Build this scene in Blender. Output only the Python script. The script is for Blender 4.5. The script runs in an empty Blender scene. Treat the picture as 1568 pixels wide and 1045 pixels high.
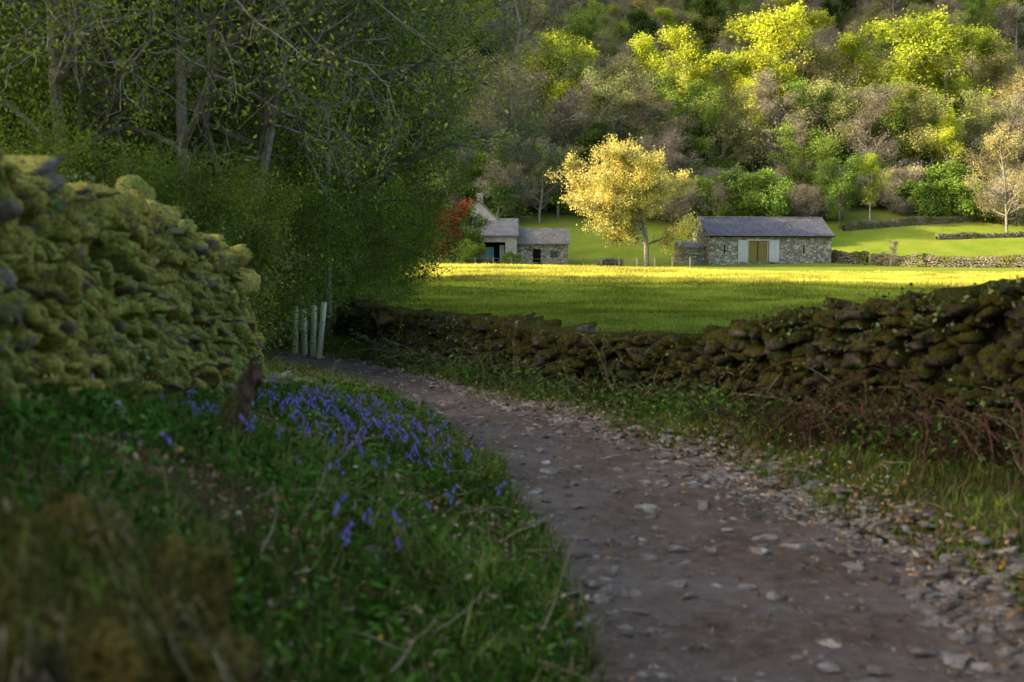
import bpy, math, numpy as np, random
from mathutils import Vector
R=np.random.default_rng(7)
sc=bpy.context.scene
# ------------------------------------------------------------ helpers
def sm(t): 
    t=np.clip(t,0,1); return t*t*(3-2*t)
def mesh_np(name,V,Fs,mats,midx=None,smooth=False,parent=None):
    V=np.asarray(V,dtype=np.float32); me=bpy.data.meshes.new(name)
    me.vertices.add(len(V)); me.vertices.foreach_set("co",V.ravel())
    Fs=[np.asarray(f,dtype=np.int32) for f in Fs if len(f)]
    loops=np.concatenate([f.ravel() for f in Fs]); tot=np.concatenate([np.full(len(f),f.shape[1],dtype=np.int32) for f in Fs])
    st=np.concatenate([[0],np.cumsum(tot)[:-1]]).astype(np.int32)
    me.loops.add(len(loops)); me.loops.foreach_set("vertex_index",loops)
    me.polygons.add(len(tot)); me.polygons.foreach_set("loop_start",st); me.polygons.foreach_set("loop_total",tot)
    for m in mats: me.materials.append(m)
    if midx is not None: me.polygons.foreach_set("material_index",np.asarray(midx,dtype=np.int32))
    me.polygons.foreach_set("use_smooth",np.full(len(tot),smooth,dtype=bool))
    me.update(calc_edges=True)
    ob=bpy.data.objects.new(name,me); sc.collection.objects.link(ob)
    if parent: ob.parent=parent
    return ob
def empty(name,loc=(0,0,0),rz=0):
    e=bpy.data.objects.new(name,None); e.location=loc; e.rotation_euler[2]=rz; e.empty_display_size=.3
    sc.collection.objects.link(e); return e
class MB:
    def __init__(s): s.V=[];s.F={};s.n=0;s.M={}
    def add(s,V,F,mi=0):
        V=np.asarray(V).reshape(-1,3); F=np.asarray(F); k=F.shape[1]
        s.V.append(V); s.F.setdefault(k,[]).append(F+s.n); s.M.setdefault(k,[]).append(np.full(len(F),mi)); s.n+=len(V)
    def obj(s,name,mats,smooth=False,parent=None):
        ks=list(s.F); return mesh_np(name,np.concatenate(s.V),[np.concatenate(s.F[k]) for k in ks],mats,np.concatenate([np.concatenate(s.M[k]) for k in ks]),smooth,parent)
# ------------------------------------------------------------ materials
def newmat(name):
    m=bpy.data.materials.new(name); m.use_nodes=True; nt=m.node_tree; nt.nodes.clear(); return m,nt
def N(nt,t,**kw):
    n=nt.nodes.new(t)
    for k,v in kw.items():
        if k in n.inputs: n.inputs[k].default_value=v
        else: setattr(n,k,v)
    return n
def ramp(nt,fac,stops):
    r=nt.nodes.new('ShaderNodeValToRGB'); e=r.color_ramp.elements
    while len(e)<len(stops): e.new(.5)
    for i,(p,c) in enumerate(stops): e[i].position=p; e[i].color=(*c,1) if len(c)==3 else c
    nt.links.new(fac,r.inputs[0]); return r.outputs[0]
def mix(nt,f,a,b,mode='MIX'):
    m=nt.nodes.new('ShaderNodeMix'); m.data_type='RGBA'; m.blend_type=mode
    for s,i in ((f,0),(a,6),(b,7)):
        if hasattr(s,'is_linked'): nt.links.new(s,m.inputs[i])
        elif i==0: m.inputs[0].default_value=s
        else: m.inputs[i].default_value=(*s,1)
    return m.outputs[2]
def noise(nt,vec,scale,detail=5,rough=.6,out='Fac'):
    n=N(nt,'ShaderNodeTexNoise'); n.inputs['Scale'].default_value=scale; n.inputs['Detail'].default_value=detail; n.inputs['Roughness'].default_value=rough
    nt.links.new(vec,n.inputs['Vector']); return n.outputs[out]
def finish(nt,col,rough=.9,bumpf=None,bs=.5,bd=.02,transl=0,spec=.2):
    if rough>=.85 and spec<=.2 or transl:
        b=N(nt,'ShaderNodeBsdfDiffuse'); ci=b.inputs['Color']
    else:
        b=N(nt,'ShaderNodeBsdfPrincipled'); b.inputs['Roughness'].default_value=rough; b.inputs['Specular IOR Level'].default_value=spec; ci=b.inputs['Base Color']
    if hasattr(col,'is_linked'): nt.links.new(col,ci)
    else: ci.default_value=(*col,1)
    if bumpf is not None:
        bp=N(nt,'ShaderNodeBump'); bp.inputs['Strength'].default_value=bs; bp.inputs['Distance'].default_value=bd
        nt.links.new(bumpf,bp.inputs['Height']); nt.links.new(bp.outputs[0],b.inputs['Normal'])
    o=N(nt,'ShaderNodeOutputMaterial'); s=b.outputs[0]
    if transl:
        t=N(nt,'ShaderNodeBsdfTranslucent')
        if hasattr(col,'is_linked'): nt.links.new(col,t.inputs[0])
        else: t.inputs[0].default_value=(*col,1)
        m=N(nt,'ShaderNodeMixShader'); m.inputs[0].default_value=transl
        nt.links.new(s,m.inputs[1]); nt.links.new(t.outputs[0],m.inputs[2]); s=m.outputs[0]
    nt.links.new(s,o.inputs[0])
def pos(nt): return N(nt,'ShaderNodeNewGeometry').outputs['Position']
def leafmat(name,cols,transl=.4,nscale=.7,rough=.6,objrand=True):
    m,nt=newmat(name); g=N(nt,'ShaderNodeNewGeometry')
    c=ramp(nt,g.outputs['Random Per Island'],[(i/(max(1,len(cols)-1)),c) for i,c in enumerate(cols)])
    n=noise(nt,g.outputs['Position'],nscale,1)
    v=ramp(nt,n,[(.35,(.55,.55,.55)),(.65,(1.25,1.25,1.25))])
    c=mix(nt,1.0,c,v,'MULTIPLY')
    if objrand:
        oi=N(nt,'ShaderNodeObjectInfo'); v2=ramp(nt,oi.outputs['Random'],[(0,(.7,.8,.8)),(.5,(1,1,1)),(1,(1.2,1.12,.9))]); c=mix(nt,1.0,c,v2,'MULTIPLY')
    finish(nt,c,rough,transl=transl); return m
def barkmat(name,c1,c2,scale=6):
    m,nt=newmat(name); p=pos(nt); n=noise(nt,p,scale,4); finish(nt,ramp(nt,n,[(.3,c1),(.7,c2)]),.9,n,.6,.03); return m
bark_grey=barkmat('bark_grey',(.09,.085,.065),(.31,.30,.26))
bark_dark=barkmat('bark_dark',(.05,.042,.03),(.18,.16,.11))
bark_birch=barkmat('bark_birch',(.25,.24,.22),(.6,.58,.54))
def stonemat(name,stone=((.10,.09,.08),(.36,.34,.31)),moss=((.06,.08,.012),(.22,.22,.04)),mossamt=.5,ns=3.0,big=None):
    m,nt=newmat(name); g=N(nt,'ShaderNodeNewGeometry'); p=g.outputs['Position']
    n1=noise(nt,p,22,6); st=ramp(nt,n1,[(.3,stone[0]),(.7,stone[1])])
    ri=ramp(nt,g.outputs['Random Per Island'],[(0,(.5,.48,.47)),(.8,(1.1,1.08,1.05)),(1,(1.6,1.58,1.5))]); st=mix(nt,1.0,st,ri,'MULTIPLY')
    n2=noise(nt,p,45,6,.75); ms=ramp(nt,n2,[(.36,moss[0]),(.64,moss[1])])
    nb=noise(nt,p,1.1,4); ms=mix(nt,1.0,ms,ramp(nt,nb,[(.35,(.55,.72,.6)),(.65,(1.25,1.1,1.0))]),'MULTIPLY')
    sx=N(nt,'ShaderNodeSeparateXYZ'); nt.links.new(g.outputs['Normal'],sx.inputs[0])
    n3=noise(nt,p,ns,5)
    a=N(nt,'ShaderNodeMath',operation='MULTIPLY_ADD'); nt.links.new(sx.outputs[2],a.inputs[0]); a.inputs[1].default_value=.18; nt.links.new(n3,a.inputs[2])
    a2=N(nt,'ShaderNodeMath',operation='MULTIPLY_ADD'); nt.links.new(g.outputs['Random Per Island'],a2.inputs[0]); a2.inputs[1].default_value=.25; nt.links.new(a.outputs[0],a2.inputs[2])
    th=.98-mossamt*.8
    f=ramp(nt,a2.outputs[0],[(max(0,th-.05),(0,0,0)),(min(1,th+.05),(1,1,1))])
    finish(nt,mix(nt,f,st,ms),.95,n2,1.0,.035,spec=.1); return m
# ------------------------------------------------------------ terrain
def tb(pts,i): 
    a=np.array(pts,float); return lambda v:np.interp(v,a[:,0],a[:,i])
LPATH=[(-4,.4),(2,.3),(4,.25),(5.2,.25),(7,0),(8.7,-.22),(10.9,-.85),(13,-1.55),(15.4,-2.75),(17,-3.9),(20,-6.5),(24,-11)]
RPATH=[(-4,2.6),(2,2.4),(4,2.25),(5.2,2.05),(7,1.75),(8.7,1.35),(10.5,.7),(11.6,.1),(13,-.55),(15.4,-1.5),(17,-2.5),(20,-4.6),(24,-8)]
LW=[(0.5,-1.9,.9,1.82),(3,-2.0,.9,1.84),(4.5,-2.0,.85,1.88),(5.8,-2.1,.68,1.85),(7.2,-2.2,.51,1.79),(8.6,-2.25,.4,1.62),(9.9,-2.3,.3,1.45),(10.5,-2.42,.25,.85)]
RW=[(-3.6,25,.05,.75),(-2.9,20,.05,.75),(-1.6,16.5,0,.74),(-.19,13.5,.02,.8),(.59,12,.05,.74),(1.36,11,.05,.74),(1.79,10.2,.06,.86),(2.16,9.5,.08,1.06),(2.7,8.6,.1,1.2),(3.06,8,.12,1.29),(3.33,7.4,.12,1.38),(3.9,6,.12,1.45),(4.4,4,.12,1.5),(4.6,1,.12,1.5)]
fpl=tb(LPATH,1); fpr=tb(RPATH,1)
fxw=tb([(a,b) for a,b,*_ in LW[:-1]]+[(13,-3.6),(16,-5.4),(20,-8.6),(24,-13)],1)
fzb=tb([(a,c) for a,b,c,d in LW[:-1]]+[(13,.25),(20,.2),(24,.2)],1)
rwx=np.array([p[0] for p in RW]); rwy=np.array([p[1] for p in RW])
SE=math.radians(19); SAX,SAY=.985,.17; tanE=math.tan(SE)
anch=[(0,-60,14),(0,10,12),(5,24,7),(5,29,3),(5,45,2),(5,50,-18),(5,86,-18),(8,93,1.),(13,115,1.5),(30,132,5),(50,150,11),(50,172,12),(60,187,21),(60,196,47),(60,225,72),(60,260,100),(60,340,155),(60,390,60)]  # heights of an added, unseen left ridge that shapes where sun falls
ay=np.array([a[1]-SAY/SAX*(a[0]+150) for a in anch]); ah=np.array([a[2]+(a[0]+150)*tanE/SAX for a in anch])
def pn(x,y,s,k=0): 
    return (np.sin(x*1.3*s+1.7*np.sin(y*.9*s+k)+k)+np.sin(y*1.1*s+1.3*np.sin(x*1.2*s+2*k)+2.1*k)+.5*np.sin((x+y)*2.3*s+k*3))/2.5
def hgt(x,y):
    x=np.asarray(x,float); y=np.asarray(y,float)
    xl=fpl(y); xr=fpr(y); xw=fxw(y); zb=fzb(y)
    t=np.clip((xl-x)/(xl-xw),0,1)
    bank=zb*(.35*t+.65*sm(t))+ .05*sm(t*6)
    ver=.02+.13*sm((x-xr)/.9)
    inp=(x>xl)&(x<xr)
    e=np.minimum(x-xl,xr-x)
    near=np.where(x<=xl,bank,np.where(x>=xr,ver,-.03*sm(e/.12)))
    near=near+np.where(inp,0,(.03*pn(x,y,3,1)+.02*pn(x,y,8,2))*sm(-e/.3))
    A=np.interp(x,[-10,0,10,27,60],[1.15,1.12,.9,.15,.1])+.06*pn(x,y,.25,3)
    f=.1+(A-.1)*sm((y-28)/42.)
    z95=.6
    f=np.where(y>70,A+(z95-A)*sm((y-70)/25.),f)
    far=np.interp(y,[95,115,125,140,150,170,200,300,400,500,620],[z95,.95,1.5,4.6,7.5,13,24,68,112,135,140])
    f=np.where(y>95,far,f)
    f=f+sm((y-130)/60)*3*pn(x,y,.03,5)+.03*pn(x,y,.8,4)*sm((y-20)/10)+.05*pn(x,y,.3,8)*sm((y-30)/20)
    yw=np.interp(x,rwx,rwy)
    side=np.where(x<-3.6,sm((y-24)/8),sm((y-yw)/1.2))
    side=np.where(x>4.6,1,side); side=np.where((x>rwx[-1]-.2)&(y<1),sm((x-4.6)/1.),side)
    z=near*(1-side)+f*side
    H=np.interp(y,ay,ah)+1.8*pn(x*0,y,.22,6)+1.0*pn(x*0,y,.8,2)
    shade_ridge=H*np.exp(-((x+150)/34.)**2)
    shade_ridge=np.where(x<-150,H*np.exp(-((x+150)/90.)**2),shade_ridge)
    z=np.where(x<-60,np.maximum(z,shade_ridge),z)
    return z
def spaced(a,b,lo,hi,d,g,cap=6):
    v=list(np.arange(lo,hi,d)); s=d
    u=[];c=hi
    while c<b: u.append(c); s*=g; c+=min(s,cap)
    u.append(b); s=d; w=[]; c=lo-d
    while c>a: w.append(c); s*=g; c-=min(s,cap)
    w.append(a); return np.array(w[::-1]+v+u)
def grid(name,xs,ys,fz,mat,smooth=True):
    X,Y=np.meshgrid(xs,ys); Z=fz(X,Y); V=np.stack([X,Y,Z],-1).reshape(-1,3); nx=len(xs); ny=len(ys)
    i=np.arange(nx-1)[None,:]+nx*np.arange(ny-1)[:,None]; i=i.ravel()
    return mesh_np(name,V,[np.stack([i,i+1,i+nx+1,i+nx],1)],[mat],None,smooth)
m,nt=newmat('ground_grass_soil'); p=pos(nt)
n1=noise(nt,p,.35,4); n2=noise(nt,p,9,4); n3=noise(nt,p,60,3)
grass=ramp(nt,n2,[(.3,(.09,.16,.018)),(.55,(.165,.245,.028)),(.75,(.25,.3,.045))])
grass=mix(nt,ramp(nt,n1,[(.35,(0,0,0)),(.7,(.6,.6,.6))]),grass,(.30,.31,.055))
soil=ramp(nt,n3,[(.3,(.025,.027,.01)),(.7,(.11,.085,.045))])
sx=N(nt,'ShaderNodeSeparateXYZ'); nt.links.new(p,sx.inputs[0])
mr=N(nt,'ShaderNodeMapRange'); nt.links.new(sx.outputs[1],mr.inputs[0]); mr.inputs[1].default_value=16; mr.inputs[2].default_value=26
c=mix(nt,mr.outputs[0],soil,grass)
mr2=N(nt,'ShaderNodeMapRange'); nt.links.new(sx.outputs[1],mr2.inputs[0]); mr2.inputs[1].default_value=142; mr2.inputs[2].default_value=158
c=mix(nt,mr2.outputs[0],c,mix(nt,n2,(.07,.09,.02),(.17,.15,.08)))
finish(nt,c,.95,n3,.7,.03,spec=.05); M_ground=m
xs=spaced(-420,420,-5,6,.1,1.06); ys=spaced(-60,620,-1,22,.1,1.04,2.5)
grid('ground_terrain',xs,ys,hgt,M_ground)
# path
m,nt=newmat('path_dirt'); p=pos(nt)
n1=noise(nt,p,1.1,6,.65); n2=noise(nt,p,11,9,.72); n3=noise(nt,p,38,5,.7)
c=ramp(nt,n2,[(.32,(.062,.046,.037)),(.55,(.13,.10,.083)),(.75,(.21,.172,.15))])
c2=mix(nt,ramp(nt,n1,[(.42,(0,0,0)),(.68,(.5,.5,.5))]),c,(.24,.22,.21))
c2=mix(nt,ramp(nt,n3,[(.60,(0,0,0)),(.70,(.6,.6,.6))]),c2,(.36,.335,.325))
hh=mix(nt,.45,n2,n3)
finish(nt,c2,.9,hh,1.0,.04,spec=.15)
ty=np.arange(-3,24,.06); tu=np.linspace(0,1,46)
T,U=np.meshgrid(ty,tu,indexing='ij')
XL=fpl(T)-.06+.09*pn(T,T*0,2.2,1)+.05*pn(T,T,7,2); XR=fpr(T)+.1+.14*pn(T,T*0,1.7,4)+.06*pn(T,T,8,5)
PX=XL+(XR-XL)*U; 
def pathz(x,y,u): return .014*pn(x,y,2.5,3)+.01*pn(x,y,9,1)+.02-.035*(4*u*(1-u))*.6
PZ=pathz(PX,T,U)+.012-.09*(sm((.05-U)/.05)+sm((U-.95)/.05))
V=np.stack([PX,T,PZ],-1).reshape(-1,3); nu=len(tu); i=(np.arange(nu-1)[None,:]+nu*np.arange(len(ty)-1)[:,None]).ravel()
mesh_np('dirt_path',V,[np.stack([i,i+1,i+nu+1,i+nu],1)],[m],None,True)
# ------------------------------------------------------------ stones
def ico(sub):
    import bmesh
    bm=bmesh.new(); bmesh.ops.create_icosphere(bm,subdivisions=sub,radius=1); bm.verts.ensure_lookup_table()
    v=np.array([q.co[:] for q in bm.verts]); f=np.array([[q.index for q in fc.verts] for fc in bm.faces]); bm.free(); return v,f
ICO={k:ico(k) for k in (1,2,3)}
def stones(mb,C,S,B,sub=2,amp=.1,box=.6,mi=0):
    b,f=ICO[sub]; n=len(C); m_=len(b)
    q=np.sign(b)*np.abs(b)**box
    K=R.normal(size=(n,5,3))*2.4; K[:,3:]*=2; ph=R.uniform(0,6.28,(n,5,1))
    d=np.sin(np.einsum('nkc,mc->nkm',K,b)+ph); d[:,3:]*=.45; d=d.sum(1)*amp
    P=q[None]*(1+d[...,None])*S[:,None,:]
    W=np.einsum('nmi,nij->nmj',P,B)+C[:,None,:]
    mb.add(W.reshape(-1,3),(f[None]+m_*np.arange(n)[:,None,None]).reshape(-1,3),mi)
def flatB(n,t=.15):
    th=R.uniform(0,6.28,n); B=np.zeros((n,3,3)); B[:,0,0]=np.cos(th);B[:,0,1]=np.sin(th);B[:,1,0]=-np.sin(th);B[:,1,1]=np.cos(th);B[:,2,2]=1
    return B+R.normal(size=(n,3,3))*t
def wall(P,face,thick,sl,sh,sub=2,amp=.1,cope=True,tilt=0.,bulge=0.03,copesize=1.3,batter=.12,ta=.1,drop=0.,ct=.28):
    P=np.array(P,float); seg=np.hypot(np.diff(P[:,0]),np.diff(P[:,1])); s=np.concatenate([[0],np.cumsum(seg)]); L=s[-1]
    g=lambda t,i:np.interp(t,s,P[:,i])
    def fr(t):
        e=.15; tx=g(t+e,0)-g(t-e,0); ty=g(t+e,1)-g(t-e,1); l=np.hypot(tx,ty)+1e-9; tx/=l; ty/=l
        return tx,ty,ty*face,-tx*face
    mb=MB(); C=[];S=[];B=[]
    z=0; zmax=(P[:,3]-P[:,2]).max()
    while z<zmax:
        h=R.uniform(*sh); t=R.uniform(0,.2)
        while t<L:
            l=R.uniform(*sl)*(1.2 if z<.2 else 1); tc=t+l/2; t+=l
            H=g(tc,3)-g(tc,2)
            zz=z+.06*math.sin(tc*1.3)+.03*math.sin(tc*4.1+z*5)+R.normal()*.015
            if zz+h/2>H or tc>L or R.random()<drop: continue
            tx,ty,nx,ny=fr(tc); off=-batter*(zz/H)+R.normal()*bulge
            C.append((g(tc,0)+nx*off,g(tc,1)+ny*off,g(tc,2)+zz+h/2)); dd=R.uniform(.1,.16)
            S.append((l*.53,dd,h*R.uniform(.42,.66)))
            a=tilt+R.normal()*ta
            B.append(((tx*math.cos(a),ty*math.cos(a),math.sin(a)),(nx,ny,R.normal()*.15),(-tx*math.sin(a),-ty*math.sin(a),math.cos(a))))
        z+=h
    if cope:
        t=0
        while t<L:
            l=R.uniform(sl[0]*.7,sl[1]*.9)*copesize; tc=t+l*.4; t+=l*.78
            tx,ty,nx,ny=fr(tc); hh=R.uniform(sh[0],sh[1]*1.3)*copesize
            C.append((g(tc,0)-nx*(thick/2),g(tc,1)-ny*(thick/2),g(tc,3)+R.normal()*.025-hh*.2)); S.append((l*.55,thick*.5,hh*.7)); a=R.normal()*ct
            B.append(((tx*math.cos(a),ty*math.cos(a),math.sin(a)),(nx,ny,R.normal()*.12),(-tx*math.sin(a),-ty*math.sin(a),math.cos(a))))
    C=np.array(C);S=np.array(S);B=np.array(B); stones(mb,C,S,B,sub,amp)
    n=int(L/.3)+2; t=np.linspace(0,L,n); x=g(t,0);y=g(t,1);zb=g(t,2)-.3;zt=g(t,3)-.05; tx,ty,nx,ny=fr(t)
    a=.08
    ring=[np.stack([x-nx*a,y-ny*a,zb],1),np.stack([x-nx*(a+batter),y-ny*(a+batter),zt],1),np.stack([x-nx*(thick-a),y-ny*(thick-a),zt],1),np.stack([x-nx*thick,y-ny*thick,zb],1)]
    V=np.stack(ring,1).reshape(-1,3); F=[]
    for k in range(n-1):
        for j in range(3): F.append((4*k+j,4*k+j+1,4*k+4+j+1,4*k+4+j))
    mb.add(V,F,1); mb.add(V[[0,1,2,3]],[(0,1,2,3)],1); mb.add(V[-4:],[(0,1,2,3)],1)
    return mb,C,S,B
core=barkmat('wall_core_dark',(.012,.012,.008),(.05,.045,.03))  # near-black core showing between the wall stones
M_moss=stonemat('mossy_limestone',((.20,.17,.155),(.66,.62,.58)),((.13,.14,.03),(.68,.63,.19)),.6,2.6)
M_wallR=stonemat('dark_limestone',((.035,.032,.03),(.23,.215,.195)),((.022,.027,.009),(.12,.11,.035)),.52,3)  # darker stone and moss tones for the right wall
M_field=stonemat('field_wall_limestone',((.11,.105,.095),(.32,.3,.27)),((.07,.08,.03),(.17,.18,.08)),.4,.5)
def blades(C,h,w,lean=.5,dirbias=None,seg=2):
    n=len(C); th=R.uniform(0,6.28,n); sd=np.stack([np.cos(th),np.sin(th),0*th],1)
    ld=np.stack([-np.sin(th),np.cos(th),0*th],1)*R.normal(size=(n,1))*lean+R.normal(size=(n,3))*lean*.4
    if dirbias is not None: ld=ld+dirbias
    up=np.array([0,0,1.]); h=h[:,None]; w=w[:,None]
    mid=C+h*.55*(up+ld*.35); tip=C+h*(up*.95+ld*1.0)
    V=np.stack([C-sd*w,C+sd*w,mid+sd*w*.75,mid-sd*w*.75,tip],1).reshape(-1,3)
    i=5*np.arange(n)[:,None]
    return V,i+np.array([[0,1,2,3]]),i+np.array([[3,2,4]])
def leaves(C,s,asp=.5,flat=0.):
    n=len(C); a=R.normal(size=(n,3)); a[:,2]*=(1-flat); a/=np.linalg.norm(a,axis=1)[:,None]; b=R.normal(size=(n,3)); b[:,2]*=(1-flat); b-=(a*b).sum(1)[:,None]*a; b/=np.linalg.norm(b,axis=1)[:,None]
    s=np.asarray(s).reshape(-1,1); u=a*s; v=b*s*asp
    V=np.stack([C-u,C+v-u*.1,C+u,C-v-u*.1],1).reshape(-1,3)
    return V,4*np.arange(n)[:,None]+np.array([[0,1,2,3]])
def bladeobj(name,P,h,w,mat,lean=.5,bias=None):
    V,Q,T3=blades(P,h,w,lean,bias); mb=MB(); mb.add(V,Q); mb.n-=len(V); mb.V.pop(); mb.add(V,T3); return mb.obj(name,[mat])
def nostump(x,y): return ~((x<-.32)&(x>-1.9)&(y<2.85))   # keep vegetation off the big stump
# --- left mossy wall
Lp=[(x,y,zb-.1,zt) for y,x,zb,zt in LW]
mb,C,S,B=wall(Lp,1,.7,(.08,.22),(.04,.09),3,.12,True,-.3,.055,copesize=1.5,batter=.22,ta=.2,drop=.04)
bc=np.array([(-2.45,7.4,1.82),(-2.6,8.9,1.58),(-2.35,9.9,1.3)]); bs=np.array([(.1,.17,.19),(.13,.2,.1),(.16,.2,.16)])
stones(mb,bc,bs,flatB(3,.15)*1.0,3,.1)
k=R.integers(0,len(C),800); cc=C[k]+B[k][:,1]*(S[k][:,1:2]*.75)+R.normal(size=(len(k),3))*np.array((.01,.05,.03)); kp=pn(cc[:,1],cc[:,2],2.6,3)+R.normal(size=len(k))*.3>-.1; cc=cc[kp]; n=len(cc)
bb=np.zeros((n,3,3)); a=.5+R.normal(size=n)*.25; bb[:,0,1]=np.cos(a); bb[:,0,2]=np.sin(a); bb[:,1,0]=1; bb[:,2,1]=-np.sin(a); bb[:,2,2]=np.cos(a)
stones(mb,cc,np.stack([R.uniform(.015,.038,n),R.uniform(.04,.07,n),R.uniform(.05,.11,n)],1),bb,2,.12,.9,2)
M_cush=stonemat('moss_cushion',((.1,.1,.04),(.2,.18,.07)),((.13,.13,.03),(.70,.64,.22)),1.1,2)
mb.obj('mossy_drystone_wall',[M_moss,core,M_cush],True)
M_mossf=leafmat('moss_fronds',[(.14,.15,.03),(.46,.43,.12),(.78,.72,.32)],.3,3,.9,False)
k=R.integers(0,len(C),130000); dirs=R.normal(size=(len(k),3)); dirs[:,2]=np.abs(dirs[:,2])*.9; dirs/=np.linalg.norm(dirs,axis=1)[:,None]
off=np.sign(dirs)*np.abs(dirs)**.7*S[k]; pC=C[k]+np.einsum('ni,nij->nj',off,B[k])
keep=(pn(pC[:,1],pC[:,2]*2,2.6,2)+R.normal(size=len(k))*.4>-.15); pC=pC[keep]; n=len(pC)
bladeobj('wall_moss',pC,R.uniform(.012,.055,n),R.uniform(.0015,.004,n),M_mossf,1.0,np.array([.7,-.2,-1.2]))
# --- right wall
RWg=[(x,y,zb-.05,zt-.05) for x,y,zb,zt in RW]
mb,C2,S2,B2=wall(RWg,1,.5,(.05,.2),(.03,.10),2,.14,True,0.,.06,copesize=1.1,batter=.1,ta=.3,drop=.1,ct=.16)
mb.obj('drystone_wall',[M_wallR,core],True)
# ------------------------------------------------------------ pebbles
m=stonemat('pebble_stone',((.24,.225,.215),(.60,.58,.57)),((.13,.105,.09),(.24,.2,.17)),.24,6)
n=8000; y=3.0+R.beta(1,1.6,n)*16; u=np.clip(np.where(R.random(n)<.55,R.normal(.98,.12,n),np.where(R.random(n)<.15,R.normal(.05,.05,n),R.random(n))),-.05,1.25)
x=fpl(y)+(fpr(y)-fpl(y))*u; keep=(pn(x,y,1.6,9)+R.normal(size=n)*.5+(u>.8)*.7>.2); x=x[keep];y=y[keep];u=u[keep];n=len(x)
s=np.exp(R.normal(-4.45,.5,n)); s=np.clip(s,.006,.042)
z=np.where((u>0)&(u<1),pathz(x,y,np.clip(u,0,1))+.013,hgt(x,y)+.02)+s*.12
mb=MB(); stones(mb,np.stack([x,y,z],1),np.stack([s*1.6,s,s*.45],1),flatB(n,.14),1,.12,.6)
n=760; y=3.2+R.beta(1,1.5,n)*11; u=np.where(R.random(n)<.68,R.normal(1.05,.12,n),R.random(n)); x=fpl(y)+(fpr(y)-fpl(y))*u
s=R.uniform(.014,.042,n); z=np.where((u>0)&(u<1),pathz(x,y,np.clip(u,0,1))+.012,hgt(x,y)+.03)+s*.15
stones(mb,np.stack([x,y,z],1),np.stack([s*1.5,s*.9,s*.4],1),flatB(n,.14),2,.12,.55)
n=46; y=R.uniform(9.8,11.8,n); x=-2.15+R.normal(0,.16,n)-(y-10.2)*.15; s=R.uniform(.04,.1,n); stones(mb,np.stack([x,y,hgt(x,y)+s*.4],1),np.stack([s*1.3,s,s*.6],1),flatB(n,.25),2,.1,.55)
mb.obj('path_stones',[m],False)
M_litter=leafmat('leaf_litter',[(.12,.06,.03),(.34,.2,.1),(.52,.42,.3)],.2,4,.8,False)
n=12000; y=2.2+R.beta(1,1.4,n)*15; u=np.where(R.random(n)<.28,R.normal(1.12,.16,n),np.where(R.random(n)<.94,R.uniform(-.95,0,n),R.random(n))); x=fpl(y)+(fpr(y)-fpl(y))*u; kp=nostump(x,y); x=x[kp];y=y[kp];n=len(x)
P=np.stack([x,y,np.maximum(hgt(x,y),.02)+R.uniform(.01,.09,n)],1); V,F=leaves(P,R.uniform(.008,.022,n),.6,.4); mesh_np('leaf_litter',V,[F],[M_litter])
# ------------------------------------------------------------ grass
M_grass=leafmat('grass_blades',[(.03,.065,.01),(.065,.14,.014),(.15,.25,.028),(.36,.33,.15)],.35,1.3,.6,False)
n=66000; y=1.6+R.beta(1,1.5,n)*14; x=fpl(y)+.06+.1*pn(y,y*0,2.2,1)-np.abs(R.random(n))*(fpl(y)-fxw(y)+.1)
kp=(pn(x,y,2.2,3)+R.normal(size=n)*.4>-.3)&nostump(x,y); x=x[kp];y=y[kp]; A1=np.stack([x,y,hgt(x,y)-.01],1); h1=R.uniform(.04,.15,len(x))*(1+.5*pn(x,y,2,1)); w1=R.uniform(.002,.005,len(x))
n=80000; y=2.5+R.random(n)*19; d=R.random(n)**1.3; xr=fpr(y); yq=np.interp(y,rwy[::-1],rwx[::-1]); x=xr-.05+.18*pn(y,y*0,1.7,4)+d*(np.maximum(yq-xr,.2)+.1)
kp=pn(x,y,1.8,6)+R.normal(size=n)*.5+d*2>-.1; x=x[kp];y=y[kp]; A2=np.stack([x,y,hgt(x,y)-.01],1); h2=R.uniform(.03,.11,len(x)); w2=R.uniform(.002,.005,len(x))
bladeobj('verge_grass',np.concatenate([A1,A2]),np.concatenate([h1,h2]),np.concatenate([w1,w2]),M_grass,.7)
M_fgrass=leafmat('field_grass_blades',[(.15,.23,.025),(.25,.32,.04),(.38,.38,.07)],.45,.35,.7,False)
M_fgrass2=leafmat('sun_tinted_grass_blades',[(.46,.49,.06),(.66,.62,.10),(.80,.72,.18)],.5,.35,.7,False)  # sunlight on the field strip painted into paler, yellower blade colours
def fieldblades(n,y0,y1,h0,h1,w0,w1):
    y=y0+R.random(n)*(y1-y0); x=R.uniform(-.13,.52,n)*y
    yw=np.interp(x,rwx,rwy); kp=(y>yw+.8)&(x>-9); x=x[kp];y=y[kp]; n=len(x)
    return np.stack([x,y,hgt(x,y)-.01],1),R.uniform(h0,h1,n),R.uniform(w0,w1,n)
parts=[fieldblades(50000,14,34,.04,.09,.008,.014),fieldblades(60000,30,52,.06,.11,.012,.02),fieldblades(25000,50,92,.08,.14,.018,.03)]
bladeobj('field_grass',np.concatenate([p_[0] for p_ in parts]),np.concatenate([p_[1] for p_ in parts]),np.concatenate([p_[2] for p_ in parts]),M_fgrass,.6)
P_,h_,w_=fieldblades(200000,49,90,.12,.22,.018,.034); bladeobj('sun_tinted_grass',P_,h_,w_,M_fgrass2,.5)
M_broad=leafmat('broad_leaves',[(.03,.075,.012),(.06,.15,.018),(.16,.29,.06)],.35,2,.6,False)
n=26000; y=1.8+R.beta(1,1.4,n)*11; x=fpl(y)-R.random(n)**.9*(fpl(y)-fxw(y)); kp=(pn(x,y,2.2,7)+R.normal(size=n)*.35>-.3)&nostump(x,y); x=x[kp];y=y[kp]
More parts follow.
